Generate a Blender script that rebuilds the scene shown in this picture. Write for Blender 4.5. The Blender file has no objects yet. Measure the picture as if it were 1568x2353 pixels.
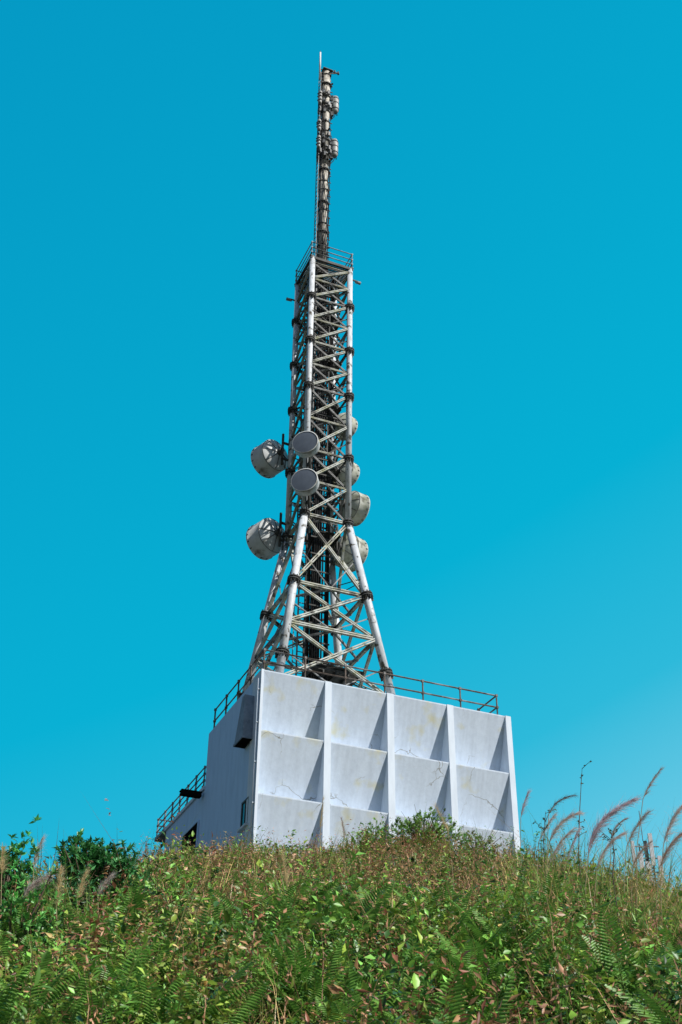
import bpy, bmesh, math, random
import numpy as np
from mathutils import Vector, Matrix
R = math.radians
rng = np.random.default_rng(11); random.seed(11)
scn = bpy.context.scene; C = scn.collection

# ------------------------------------------------------------------ camera
FPX = 2743.0; PITCH = R(33.6); RHO = 0.0112
fwd = Vector((0, math.cos(PITCH), math.sin(PITCH)))
up0 = Vector((0, -math.sin(PITCH), math.cos(PITCH))); ri0 = Vector((1, 0, 0))
rt = (ri0 + RHO*up0).normalized(); upv = (up0 - RHO*ri0).normalized()
cam_d = bpy.data.cameras.new('camera'); cam = bpy.data.objects.new('camera', cam_d); C.objects.link(cam)
cam.matrix_world = Matrix(((rt.x, upv.x, -fwd.x, 0), (rt.y, upv.y, -fwd.y, 0), (rt.z, upv.z, -fwd.z, 0), (0, 0, 0, 1)))
cam_d.sensor_fit = 'VERTICAL'; cam_d.sensor_height = 36; cam_d.lens = 36*FPX/2353.0
cam_d.clip_end = 9000; cam_d.clip_start = 0.05
cam_d.dof.use_dof = True; cam_d.dof.focus_distance = 48; cam_d.dof.aperture_fstop = 8
scn.camera = cam
scn.view_settings.view_transform = 'Standard'; scn.view_settings.look = 'None'; scn.view_settings.exposure = 0

def ray(px, py):
    return fwd + rt*((px-784)/FPX) + upv*((1176.5-py)/FPX)
def atY(px, py, Y):
    d = ray(px, py); return d*(Y/d.y)
def onplane(px, py, p0, n):
    d = ray(px, py); return d*(p0.dot(n)/d.dot(n))

# ------------------------------------------------------------------ light
SAZ, SEL = R(-32), R(41)
sdir = Vector((math.cos(SAZ)*math.cos(SEL), math.sin(SAZ)*math.cos(SEL), math.sin(SEL)))
sl = bpy.data.lights.new('sun', 'SUN'); sl.energy = 5.0; sl.angle = R(0.5); sl.color = (1, .96, .90)
so = bpy.data.objects.new('sun', sl); C.objects.link(so)
so.rotation_euler = (-sdir).to_track_quat('-Z', 'Y').to_euler(); so.location = sdir*120
w = bpy.data.worlds.new('World'); scn.world = w; w.use_nodes = True
nt = w.node_tree; nt.nodes.clear(); L = nt.links.new
out = nt.nodes.new('ShaderNodeOutputWorld')
sky = nt.nodes.new('ShaderNodeTexSky'); sky.sky_type = 'NISHITA'; sky.sun_disc = False
sky.sun_elevation = SEL; sky.sun_rotation = math.atan2(sdir.x, sdir.y); sky.air_density = 1.0; sky.dust_density = 0.3; sky.ozone_density = 2.0
b1 = nt.nodes.new('ShaderNodeBackground'); b1.inputs[1].default_value = 0.07; L(sky.outputs[0], b1.inputs[0])
tc = nt.nodes.new('ShaderNodeTexCoord'); sep = nt.nodes.new('ShaderNodeSeparateXYZ'); L(tc.outputs['Generated'], sep.inputs[0])
rp = nt.nodes.new('ShaderNodeValToRGB'); e = rp.color_ramp.elements
e[0].position = 0.20; e[0].color = (.14, .60, .80, 1)
e[1].position = 0.92; e[1].color = (.0, .33, .57, 1)
for p, c in ((.32, (.025, .50, .72, 1)), (.48, (.0, .445, .675, 1)), (.66, (.0, .395, .63, 1))):
    n = e.new(p); n.color = c
sx_ = nt.nodes.new('ShaderNodeMath'); sx_.operation = 'MULTIPLY_ADD'; sx_.inputs[1].default_value = -.42; L(sep.outputs[0], sx_.inputs[0]); L(sep.outputs[2], sx_.inputs[2])
L(sx_.outputs[0], rp.inputs[0])
b2 = nt.nodes.new('ShaderNodeBackground'); L(rp.outputs[0], b2.inputs[0]); b2.inputs[1].default_value = 1.0
dt = nt.nodes.new('ShaderNodeVectorMath'); dt.operation = 'DOT_PRODUCT'; dt.inputs[1].default_value = (0, .83, .56); L(tc.outputs['Generated'], dt.inputs[0])
mr = nt.nodes.new('ShaderNodeMapRange'); mr.interpolation_type = 'SMOOTHSTEP'; mr.inputs[1].default_value = .45; mr.inputs[2].default_value = .85
mr.inputs[4].default_value = .97
L(dt.outputs['Value'], mr.inputs[0])
mx = nt.nodes.new('ShaderNodeMixShader'); L(mr.outputs[0], mx.inputs[0]); L(b1.outputs[0], mx.inputs[1]); L(b2.outputs[0], mx.inputs[2]); L(mx.outputs[0], out.inputs[0])

# ------------------------------------------------------------------ materials
def mat(name, c1, c2=None, scale=3.0, lo=.45, hi=.65, rough=.6, metal=0, stretch=(1, 1, 1), c3=None, s3=1.2, lo3=.58, hi3=.72, bump=0, crack=False, spec=.5):
    m = bpy.data.materials.new(name); m.use_nodes = True; t = m.node_tree; b = t.nodes['Principled BSDF']
    b.inputs['Roughness'].default_value = rough; b.inputs['Metallic'].default_value = metal; b.inputs['Specular IOR Level'].default_value = spec
    if c2 is None:
        c2 = tuple(x*.75 for x in c1)
    N = t.nodes.new; K = t.links.new
    co = N('ShaderNodeTexCoord'); mp = N('ShaderNodeMapping'); mp.inputs['Scale'].default_value = stretch; K(co.outputs['Object'], mp.inputs[0])
    nz = N('ShaderNodeTexNoise'); nz.inputs['Scale'].default_value = scale; nz.inputs['Detail'].default_value = 7; nz.inputs['Roughness'].default_value = .65; K(mp.outputs[0], nz.inputs[0])
    r1 = N('ShaderNodeMapRange'); r1.inputs[1].default_value = lo; r1.inputs[2].default_value = hi; K(nz.outputs[0], r1.inputs[0])
    mix = N('ShaderNodeMix'); mix.data_type = 'RGBA'; mix.inputs[6].default_value = (*c1, 1); mix.inputs[7].default_value = (*c2, 1); K(r1.outputs[0], mix.inputs[0])
    last = mix.outputs[2]
    if c3 is not None:
        n3 = N('ShaderNodeTexNoise'); n3.inputs['Scale'].default_value = s3; n3.inputs['Detail'].default_value = 5; K(co.outputs['Object'], n3.inputs[0])
        r3 = N('ShaderNodeMapRange'); r3.inputs[1].default_value = lo3; r3.inputs[2].default_value = hi3; K(n3.outputs[0], r3.inputs[0])
        m3 = N('ShaderNodeMix'); m3.data_type = 'RGBA'; m3.inputs[7].default_value = (*c3, 1); K(r3.outputs[0], m3.inputs[0]); K(last, m3.inputs[6]); last = m3.outputs[2]
    if crack:
        wn = N('ShaderNodeTexNoise'); wn.inputs['Scale'].default_value = 1.6; wn.inputs['Detail'].default_value = 4; K(co.outputs['Object'], wn.inputs[0])
        va = N('ShaderNodeVectorMath'); va.operation = 'MULTIPLY_ADD'; va.inputs[1].default_value = (.9, .9, .9); K(wn.outputs['Color'], va.inputs[0]); K(co.outputs['Object'], va.inputs[2])
        vo = N('ShaderNodeTexVoronoi'); vo.feature = 'DISTANCE_TO_EDGE'; vo.inputs['Scale'].default_value = .55; K(va.outputs[0], vo.inputs[0])
        lt = N('ShaderNodeMapRange'); lt.inputs[1].default_value = .011; lt.inputs[2].default_value = .003; K(vo.outputs[0], lt.inputs[0])
        mn = N('ShaderNodeTexNoise'); mn.inputs['Scale'].default_value = .5; K(co.outputs['Object'], mn.inputs[0])
        mk = N('ShaderNodeMapRange'); mk.inputs[1].default_value = .50; mk.inputs[2].default_value = .58; K(mn.outputs[0], mk.inputs[0])
        mu = N('ShaderNodeMath'); mu.operation = 'MULTIPLY'; K(lt.outputs[0], mu.inputs[0]); K(mk.outputs[0], mu.inputs[1])
        m4 = N('ShaderNodeMix'); m4.data_type = 'RGBA'; m4.inputs[7].default_value = (.30, .31, .30, 1); K(mu.outputs[0], m4.inputs[0]); K(last, m4.inputs[6]); last = m4.outputs[2]
        sm = N('ShaderNodeMapping'); sm.inputs['Scale'].default_value = (4, .6, .22); K(co.outputs['Object'], sm.inputs[0])
        sn = N('ShaderNodeTexNoise'); sn.inputs['Scale'].default_value = 1.3; sn.inputs['Detail'].default_value = 5; K(sm.outputs[0], sn.inputs[0])
        sr = N('ShaderNodeMapRange'); sr.inputs[1].default_value = .35; sr.inputs[2].default_value = .75; sr.inputs[3].default_value = 1.03; sr.inputs[4].default_value = .90; K(sn.outputs[0], sr.inputs[0])
        m5 = N('ShaderNodeVectorMath'); m5.operation = 'SCALE'; K(last, m5.inputs[0]); K(sr.outputs[0], m5.inputs['Scale']); last = m5.outputs[0]
    K(last, b.inputs['Base Color'])
    if bump:
        bp = N('ShaderNodeBump'); bp.inputs['Strength'].default_value = bump; bp.inputs['Distance'].default_value = .02; K(nz.outputs[0], bp.inputs['Height']); K(bp.outputs[0], b.inputs['Normal'])
    return m
M = {}
M['wall'] = mat('weathered_white_paint', (.62, .705, .81), (.55, .63, .73), 6.0, .40, .70, .9, stretch=(1, .5, .8), c3=(.60, .60, .46), s3=1.2, lo3=.57, hi3=.74, bump=.3, crack=True, spec=.15)
M['wall2'] = mat('side_wall_shade_blue', (.54, .73, .97), (.45, .63, .86), 1.8, .40, .72, .9, stretch=(1.6, 1.6, .4), bump=.25, spec=.1)  # white side walls; the blue of their shade is put into the colour
M['fin'] = mat('fin_paint', (.68, .76, .85), (.58, .65, .73), 2.5, .42, .72, .85, stretch=(1, 1, .3), spec=.2)
M['roof'] = mat('roof_concrete', (.35, .35, .34))
M['leg'] = mat('leg_paint', (.64, .68, .72), (.40, .41, .40), 2.8, .46, .68, .55, stretch=(2, 2, .5), c3=(.11, .10, .075), s3=3.2, lo3=.57, hi3=.66)
M['brace'] = mat('galvanised_brace', (.42, .43, .39), (.22, .22, .10), 3.2, .40, .62, .6, c3=(.04, .04, .03), s3=2.0, lo3=.52, hi3=.62)
M['brace_low'] = mat('lower_galvanised_brace', (.48, .50, .47), (.28, .28, .14), 3.2, .44, .64, .6, c3=(.05, .05, .04), s3=2.0, lo3=.55, hi3=.64)
M['dark'] = mat('dark_steel', (.085, .088, .085), (.035, .035, .03), 4, .4, .6, .65, spec=.3)
M['mid'] = mat('grey_steel', (.26, .27, .27), (.09, .085, .08), 4, .42, .62, .6)
M['rust'] = mat('rusty_rail', (.12, .09, .07), (.05, .035, .025), 5, .4, .6, .7, c3=(.22, .22, .22), s3=1.4, lo3=.5, hi3=.6)
M['cable'] = mat('black_cable', (.012, .012, .014), (.035, .035, .035), 6, .4, .7, .6, spec=.25)
M['dish'] = mat('dish_paint', (.60, .62, .62), (.42, .43, .41), 2.4, .45, .7, .55, c3=(.20, .19, .16), s3=2.0, lo3=.58, hi3=.72)
M['dishdirty'] = mat('dirty_dish_paint', (.62, .64, .57), (.40, .42, .32), 2.4, .42, .62, .6, c3=(.14, .14, .10), s3=2.0, lo3=.58, hi3=.72)
M['radome'] = mat('radome_fabric', (.12, .145, .185), (.10, .12, .155), 3, .4, .7, .7, spec=.2)
M['mast'] = mat('mast_paint', (.58, .55, .48), (.32, .29, .23), 4.5, .42, .62, .6, c3=(.06, .05, .045), s3=3.0, lo3=.56, hi3=.66)
M['white'] = mat('white_plastic', (.48, .48, .46), (.24, .24, .22), 5, .4, .65, .5)
M['whip'] = mat('white_rod', (.75, .75, .75))
M['pale'] = mat('pale_grey_plastic', (.58, .60, .62), (.40, .41, .42), 3)
M['hood'] = mat('hood_metal', (.30, .37, .47), (.19, .23, .29), 4, .4, .7, .8, spec=.1)
M['black'] = mat('black_void', (.008, .008, .009), (.014, .014, .015), 3, rough=1, spec=0)
M['pane'] = mat('dark_pane', (.03, .06, .09), (.02, .04, .06), 2, rough=.15)
M['twig'] = mat('twig_bark', (.11, .075, .05), (.06, .04, .03), 8)
M['stem'] = mat('stem_straw', (.34, .27, .14), (.20, .16, .08), 6)
M['soil'] = mat('hill_soil', (.035, .028, .014), (.025, .035, .010), .8, .4, .6, .95)

def leafmat(name, trans=.35, rough=.5, boost=1.0):
    m = bpy.data.materials.new(name); m.use_nodes = True; t = m.node_tree; b = t.nodes['Principled BSDF']; o = t.nodes['Material Output']
    a = t.nodes.new('ShaderNodeAttribute'); a.attribute_name = 'tint'
    nz = t.nodes.new('ShaderNodeTexNoise'); nz.inputs['Scale'].default_value = 30; tcx = t.nodes.new('ShaderNodeTexCoord'); t.links.new(tcx.outputs['Object'], nz.inputs[0])
    mr_ = t.nodes.new('ShaderNodeMapRange'); mr_.inputs[3].default_value = .75*boost; mr_.inputs[4].default_value = 1.25*boost; t.links.new(nz.outputs[0], mr_.inputs[0])
    vm = t.nodes.new('ShaderNodeVectorMath'); vm.operation = 'SCALE'; t.links.new(a.outputs['Color'], vm.inputs[0]); t.links.new(mr_.outputs[0], vm.inputs['Scale'])
    t.links.new(vm.outputs[0], b.inputs['Base Color']); b.inputs['Roughness'].default_value = rough
    b.inputs['Specular IOR Level'].default_value = .4
    tr = t.nodes.new('ShaderNodeBsdfTranslucent'); t.links.new(vm.outputs[0], tr.inputs[0])
    mxs = t.nodes.new('ShaderNodeMixShader'); mxs.inputs[0].default_value = trans
    t.links.new(b.outputs[0], mxs.inputs[1]); t.links.new(tr.outputs[0], mxs.inputs[2]); t.links.new(mxs.outputs[0], o.inputs[0])
    return m
M['leaf'] = leafmat('leaf_green', .25, .40, 1.85); M['glossleaf'] = leafmat('glossy_leaf', .2, .35, 1.9); M['plume'] = leafmat('plume_hair', .5, .8, 1.6)

# ------------------------------------------------------------------ mesh helpers
class MB:
    def __init__(s): s.bm = bmesh.new()
    def box(s, c, size, rot=None):
        c = Vector(c); vs = []
        for dx in (-.5, .5):
            for dy in (-.5, .5):
                for dz in (-.5, .5):
                    v = Vector((dx*size[0], dy*size[1], dz*size[2]))
                    if rot is not None: v = rot @ v
                    vs.append(s.bm.verts.new(c+v))
        for f in ((0, 1, 3, 2), (4, 6, 7, 5), (0, 4, 5, 1), (2, 3, 7, 6), (0, 2, 6, 4), (1, 5, 7, 3)):
            s.bm.faces.new([vs[i] for i in f])
        return s
    def bb(s, x0, x1, y0, y1, z0, z1):
        return s.box(((x0+x1)/2, (y0+y1)/2, (z0+z1)/2), (x1-x0, y1-y0, z1-z0))
    def bar(s, a, b, w_, h_, up=(0, 0, 1)):
        a = Vector(a); b = Vector(b); d = (b-a); l = d.length; d.normalize()
        x = d.cross(Vector(up))
        if x.length < 1e-4: x = d.cross(Vector((0, 1, 0)))
        x.normalize(); y = x.cross(d)
        rot = Matrix((x, y, d)).transposed()
        return s.box((a+b)/2, (w_, h_, l), rot)
    def tube(s, pts, r, seg=8, cap=True):
        pts = [Vector(p) for p in pts]; n = len(pts)
        rs = r if isinstance(r, (list, tuple)) else [r]*n
        rings = []; ref = None
        for i, p in enumerate(pts):
            d = (pts[min(i+1, n-1)]-pts[max(i-1, 0)]).normalized()
            if ref is None: ref = Vector((1, 0, 0)) if abs(d.x) < .9 else Vector((0, 1, 0))
            x = (ref - d*ref.dot(d)).normalized(); y = d.cross(x); ref = x
            rings.append([s.bm.verts.new(p+(x*math.cos(2*math.pi*k/seg)+y*math.sin(2*math.pi*k/seg))*rs[i]) for k in range(seg)])
        for a, b in zip(rings, rings[1:]):
            for k in range(seg):
                f = s.bm.faces.new((a[k], a[(k+1) % seg], b[(k+1) % seg], b[k])); f.smooth = seg > 5
        if cap:
            s.bm.faces.new(rings[0][::-1]); s.bm.faces.new(rings[-1])
        return s
    def lathe(s, prof, seg=32, capa=False, capb=False):   # around local Y; prof = [(r,y)]
        rings = []
        for r, y in prof:
            rings.append([s.bm.verts.new((r*math.cos(2*math.pi*k/seg), y, r*math.sin(2*math.pi*k/seg))) for k in range(seg)])
        for a, b in zip(rings, rings[1:]):
            for k in range(seg):
                f = s.bm.faces.new((a[k], b[k], b[(k+1) % seg], a[(k+1) % seg])); f.smooth = True
        if capa: s.bm.faces.new(rings[0])
        if capb: s.bm.faces.new(rings[-1][::-1])
        return s
    def prism(s, prof, x0, x1):     # profile in (y,z), extruded along x
        a = [s.bm.verts.new((x0, y, z)) for y, z in prof]; b = [s.bm.verts.new((x1, y, z)) for y, z in prof]
        n = len(prof)
        for k in range(n):
            s.bm.faces.new((a[k], a[(k+1) % n], b[(k+1) % n], b[k]))
        s.bm.faces.new(a[::-1]); s.bm.faces.new(b)
        return s
    def build(s, name, m, parent=None, loc=None):
        bmesh.ops.recalc_face_normals(s.bm, faces=s.bm.faces)
        me = bpy.data.meshes.new(name); s.bm.to_mesh(me); s.bm.free(); me.materials.append(m)
        o = bpy.data.objects.new(name, me); C.objects.link(o)
        if parent: o.parent = parent
        if loc is not None: o.location = loc
        return o
def tag(o, label, cat, group=None, kind=None):
    o['label'] = label; o['category'] = cat
    if group: o['group'] = group
    if kind: o['kind'] = kind
    return o
def thing(name, label, cat, loc=(0, 0, 0), rotz=0, group=None):
    o = bpy.data.objects.new(name, None); C.objects.link(o); o.location = loc; o.rotation_euler = (0, 0, rotz)
    o.empty_display_size = .3
    return tag(o, label, cat, group)
def share(name, src, parent, loc=(0, 0, 0), rot=None):
    o = src.copy(); o.name = name; C.objects.link(o); o.parent = parent; o.location = loc
    if rot is not None: o.rotation_euler = rot
    return o
def npmesh(name, V, T, col, m, parent=None, loc=None):
    me = bpy.data.meshes.new(name); V = np.asarray(V, np.float32); T = np.asarray(T, np.int32)
    me.vertices.add(len(V)); me.vertices.foreach_set('co', V.ravel())
    me.loops.add(T.size); me.loops.foreach_set('vertex_index', T.ravel())
    me.polygons.add(len(T)); me.polygons.foreach_set('loop_start', np.arange(0, T.size, 3, dtype=np.int32))
    me.update(calc_edges=True)
    a = me.color_attributes.new('tint', 'FLOAT_COLOR', 'POINT'); cc = np.ones((len(V), 4), np.float32); cc[:, :3] = col; a.data.foreach_set('color', cc.ravel())
    me.materials.append(m)
    o = bpy.data.objects.new(name, me); C.objects.link(o)
    if parent: o.parent = parent
    if loc is not None: o.location = loc
    return o
def nrmz(a): return a/np.maximum(np.linalg.norm(a, axis=-1, keepdims=True), 1e-9)
LEAF = (np.array([(0, 0, 0), (-.5, .42, .10), (0, 1, -.06), (.5, .42, .10), (0, .45, 0)]), np.array([(0, 4, 1), (4, 2, 1), (0, 3, 4), (3, 2, 4)]))
BROAD = (np.array([(0, 0, 0), (-.42, .22, .08), (-.5, .5, .09), (-.28, .8, .02), (0, 1, -.12), (.28, .8, .02), (.5, .5, .09), (.42, .22, .08), (0, .5, .0)]),
         np.array([(0, 8, 1), (1, 8, 2), (2, 8, 3), (3, 8, 4), (4, 8, 5), (5, 8, 6), (6, 8, 7), (7, 8, 0)]))
SLEAF = (np.array([(0, 0, 0), (-.5, .45, .08), (0, 1, -.05), (.5, .45, .08)]), np.array([(0, 2, 1), (0, 3, 2)]))
BLADE = (np.array([(-.5, 0, 0), (.5, 0, 0), (-.42, .38, .04), (.42, .38, .04), (-.28, .72, -.04), (.28, .72, -.04), (0, 1, -.22)]),
         np.array([(0, 1, 3), (0, 3, 2), (2, 3, 5), (2, 5, 4), (4, 5, 6)]))
def place(tpl, pos, d, n, l, wd, col):
    tv, tf = tpl; d = nrmz(d); sd = nrmz(np.cross(d, n)); nn = np.cross(sd, d)
    l = np.asarray(l)[:, None, None]; wd = np.asarray(wd)[:, None, None]
    V = pos[:, None, :] + tv[None, :, 0:1]*wd*sd[:, None, :] + tv[None, :, 1:2]*l*d[:, None, :] + tv[None, :, 2:3]*l*nn[:, None, :]
    N = len(pos); k = len(tv)
    T = tf[None]+(np.arange(N)*k)[:, None, None]
    return V.reshape(-1, 3), T.reshape(-1, 3), np.repeat(col, k, axis=0)
def merge(parts):
    Vs, Ts, Cs = [], [], []; o = 0
    for V, T, c in parts:
        Vs.append(V); Ts.append(T+o); Cs.append(c); o += len(V)
    return np.concatenate(Vs), np.concatenate(Ts), np.concatenate(Cs)

# ------------------------------------------------------------------ ground
def gh(X, Y):
    X = np.asarray(X, float); Y = np.asarray(Y, float)
    lin = -1.6+.350*Y
    lin = np.where(Y < -5, -1.6-1.75+np.maximum((Y+5)*.35, -40), lin)
    k = .5; top = 11.9
    h = top-k*np.logaddexp(0, (top-lin)/k)
    q = .022*np.maximum(X-1.8, 0)**2+.060*np.maximum(-X-3.0, 0)**2; h = h-q/(1+q/9)
    h = h+.40*np.exp(-((X-2.4)/1.7)**2-((Y-36)/3.5)**2)
    h = h-60*(1-np.exp(-(np.maximum(Y-58, 0)/110)**2))
    h = h+.15*np.sin(X*.9+1)*np.sin(Y*.6)+.12*np.sin(X*2.3+Y*1.1)
    return h
def g1(x, y): return float(gh(x, y))
def axis_pts():
    a = list(np.arange(-30, 30.01, .6)); far = [34, 40, 48, 60, 80, 110, 160, 240, 400, 800, 1600, 3500]
    return np.array([-f for f in far[::-1]]+a+far)
xs = axis_pts(); ys = axis_pts()+28
GX, GY = np.meshgrid(xs, ys); GV = np.stack([GX, GY, gh(GX, GY)], -1).reshape(-1, 3); nx = len(xs)
I = np.arange(len(ys)-1)[:, None]*nx+np.arange(nx-1)[None]; I = I.ravel()
GT = np.concatenate([np.stack([I, I+1, I+nx+1], 1), np.stack([I, I+nx+1, I+nx], 1)])
go = npmesh('ground', GV, GT, np.full((len(GV), 3), .05), M['soil'])
go['kind'] = 'structure'; go['label'] = 'earth hillside rising to the tower'; go['category'] = 'ground'

# ------------------------------------------------------------------ building
TH = R(22.7); rv = Vector((math.cos(TH), math.sin(TH), 0)); bv = Vector((-math.sin(TH), math.cos(TH), 0))
H = 19.6; A = Vector((-2.869, 40.04, 0)); ZB = 10.0
def loc_st(p): q = p-A; return q.dot(rv), q.dot(bv), p.z
def front_s(px, py): return loc_st(onplane(px, py, A, bv))[0]
def left_tz(px, py): q = loc_st(onplane(px, py, A, rv)); return q[1], q[2]
zt = H-ZB
B = thing('equipment_building', 'square white concrete equipment building with recessed panelled front wall under the lattice tower', 'building', (A.x, A.y, ZB), TH)
WD = front_s(1174, 1646); DP = left_tz(477, 1690)[0]
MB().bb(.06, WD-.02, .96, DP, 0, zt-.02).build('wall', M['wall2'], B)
MB().bb(.2, WD-.2, 1.0, DP-.15, zt-.018, zt+.03).build('roof', M['roof'], B)
edges = [(0, .10)]
for x0, x1, y in ((748, 763, 1572), (890, 905, 1598), (1028, 1042, 1623)):
    edges.append((front_s(x0, y), front_s(x1, y)))
edges.append((WD-.24, WD))
for a, b in edges:
    MB().bb(a, b, 0, .94, 0, zt+.005).build('fin', M['fin'], B)
rows = [zt, 17.22-ZB, 14.86-ZB, 12.5-ZB, .0]
DEP = .80
for (a0, a1), (b0, b1) in zip(edges, edges[1:]):
    for z1, z0 in zip(rows, rows[1:]):
        prof = [(.03, z1-.002), (.03, z1-.05), (DEP, z0), (.94, z0), (.94, z1-.002)]
        MB().prism(prof, a1+.001, b0-.001).build('wall_panel', M['wall'], B)
p = MB(); p.tube([(-.05, .12, 2.2), (-.05, .12, zt-.35)], .035, 8)
for z in (3, 4.5, 6, 7.5, 8.8): p.box((-.03, .12, z), (.09, .12, .04))
p.build('drain_pipe', M['fin'], B)
t1, z1 = left_tz(580, 1698); t2 = left_tz(560, 1718)[0]
hb = z1-ZB; ht = hb+1.7
hv = MB(); hv.prism([(t1, hb+.08), (t2, hb+.08), (t1+.30, ht), (t1, ht)], -.37, .055); hd = hv.build('vent_hood', M['hood'], B)
MB().bb(-.40, .05, t1-.02, t2+.03, hb, hb+.078).build('hood_rim', M['hood'], hd)
MB().bb(-.36, .02, t1+.03, t2-.03, hb-.012, hb-.002).build('hood_underside', M['black'], hd)  # plain black sheet laid flat under the hood
ta, za = left_tz(572, 1829); tb, zb2 = left_tz(552, 1902); zc = left_tz(572, 1889)[1]
wi = MB()
wi.bb(.0, .06, ta, ta+.07, zc-ZB, za-ZB).bb(.0, .06, tb-.07, tb, zc-ZB, za-ZB).bb(.0, .06, ta+.07, tb-.07, zc-ZB, zc-ZB+.07).bb(.0, .06, ta+.07, tb-.07, za-ZB-.07, za-ZB).bb(.01, .06, (ta+tb)/2-.03, (ta+tb)/2+.03, zc-ZB+.07, za-ZB-.07)
wo = wi.build('window', M['dark'], B)
MB().bb(.03, .055, ta+.07, tb-.07, zc-ZB+.07, za-ZB-.07).build('pane', M['pane'], wo)
MB().bb(-.10, .05, ta-.06, tb+.06, zc-ZB-.08, zc-ZB-.005).build('sill', M['fin'], wo)
def railing(parent, path, zbase, hgt, step, r=.032, m=None, mids=(.5,), name='railing'):
    mb = MB()
    zs = [zbase+hgt]+[zbase+hgt*k for k in mids]
    for z in zs:
        for a, b in zip(path, path[1:]):
            mb.tube([(a[0], a[1], z), (b[0], b[1], z)], r, 6)
    ro = mb.build(name, m or M['rust'], parent)
    pm = MB(); pm.tube([(0, 0, zbase), (0, 0, zbase+hgt+.02)], r*1.1, 6)
    for z in zs: pm.box((0, 0, z), (r*3, r*3, r*3))
    pm.box((0, 0, zbase+.02), (.14, .14, .03))
    first = None
    for i, (a, b) in enumerate(zip(path, path[1:])):
        a2 = Vector(a); b2 = Vector(b); n = max(1, round((b2-a2).length/step))
        for k in range(n+(1 if i == len(path)-2 else 0)):
            q = a2.lerp(b2, k/n)
            if first is None:
                first = pm.build('post', m or M['rust'], ro); first.location = (q.x, q.y, 0)
            else: share('post', first, ro, (q.x, q.y, 0))
    return ro
railing(B, [(WD-.35, DP-.2), (WD-.35, .42), (.22, .42), (.22, DP-.15)], zt, 1.02, 1.62)

# annex
AN = thing('annex_building', 'low annex behind the left end of the white building with railed roof and dark doorway', 'building', (A.x, A.y, ZB), TH)
zan = 17.2-ZB; tE = left_tz(376, 1938)[0]
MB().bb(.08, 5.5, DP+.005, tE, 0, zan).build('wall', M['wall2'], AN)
MB().bb(.0, 5.55, DP+.01, tE+.08, zan+.002, zan+.14).build('roof', M['fin'], AN)
railing(AN, [(.05, DP+.15), (.05, tE+1.5), (4, tE+1.5)], zan+.14, .85, 1.1, .03, M['mid'], mids=(.66, .33))
MB().bb(-.02, 4.5, tE+.081, tE+1.6, zan+.0, zan+.138).build('roof_edge', M['mid'], AN)
td0, zd0 = left_tz(453, 1888); td1 = left_tz(420, 1900)[0]
dr = MB(); dr.bb(.03, .075, td0, td1, 2.0, zd0-ZB); do = dr.build('dark_doorway', M['black'], AN)  # flat black box painting the darkness inside the open doorway
MB().bb(.02, .07, td0-.08, td0-.004, 2.0, zd0-ZB+.07).bb(.02, .07, td1+.004, td1+.08, 2.0, zd0-ZB+.07).bb(.02, .07, td0, td1, zd0-ZB+.004, zd0-ZB+.07).build('frame', M['wall2'], do)
cb = MB(); cb.bb(-.84, -.02, DP+.1, DP+.4, zan-.28, zan-.12); cb.bb(-.87, -.02, DP+.07, DP+.43, zan-.119, zan-.085); cb.build('canopy', M['black'], AN)

# ------------------------------------------------------------------ tower
AX = Vector((-1.02, 44.2, 0)); ZK = 28.4; ZT = 43.75
def wl(x, y): return AX+rv*x+bv*y
T = thing('lattice_tower', 'tall steel lattice tower with four white tubular legs standing on the white building', 'tower', (AX.x, AX.y, H), TH)
hb0, ht0 = 2.40, 1.02
def half(z): return ht0 if z >= ZK else hb0+(ht0-hb0)*(z-H)/(ZK-H)
CR = [(-1, -1), (1, -1), (1, 1), (-1, 1)]
def lp(c, z): h = half(z); return Vector((CR[c][0]*h, CR[c][1]*h, z-H))
fz = [41.15, 38.3, 35.5, 31.9, 28.4, 24.6, 20.9]
flange0 = None
for c in range(4):
    mb = MB(); mb.tube([lp(c, H+.03), lp(c, ZK-.25)], .17, 14); mb.tube([lp(c, ZK-.3), lp(c, ZK), lp(c, ZK+.15)], [.171, .162, .148], 14); mb.tube([lp(c, ZK+.1), lp(c, ZT)], .140, 14)
    mb.tube([lp(c, ZT), lp(c, ZT+.04)], .15, 14); mb.box(lp(c, H+.04), (.6, .6, .06))
    lo = mb.build('leg', M['leg'], T)
    for z in fz:
        if flange0 is None:
            f = MB()
            f.tube([(0, 0, -.085), (0, 0, -.025)], .245, 16); f.tube([(0, 0, .025), (0, 0, .085)], .245, 16)
            for k in range(10):
                a = k*math.pi/5; x, y = math.cos(a), math.sin(a)
                f.tube([(x*.205, y*.205, -.17), (x*.205, y*.205, .16)], .026, 6)
                rot = Matrix.Rotation(a+.31, 3, 'Z'); f.box((math.cos(a+.31)*.185, math.sin(a+.31)*.185, -.17), (.09, .02, .17), rot)
            flange0 = f.build('flange', M['dark'], lo); fo = flange0
        else: fo = share('flange', flange0, lo)
        fo.location = lp(c, z)
        if z < ZK-.1:
            d = lp(c, ZK)-lp(c, H); fo.rotation_euler = d.to_track_quat('Z', 'Y').to_euler(); s_ = 1.15
            fo.scale = (s_, s_, 1)
        else: fo.scale = (1, 1, 1); fo.rotation_euler = (0, 0, 0)
lev = [43.55, 42.4, 41.15, 39.75, 38.3, 36.9, 35.5, 33.7, 31.9, 30.2, 28.4, 24.6, 22.5, 19.75]
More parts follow.
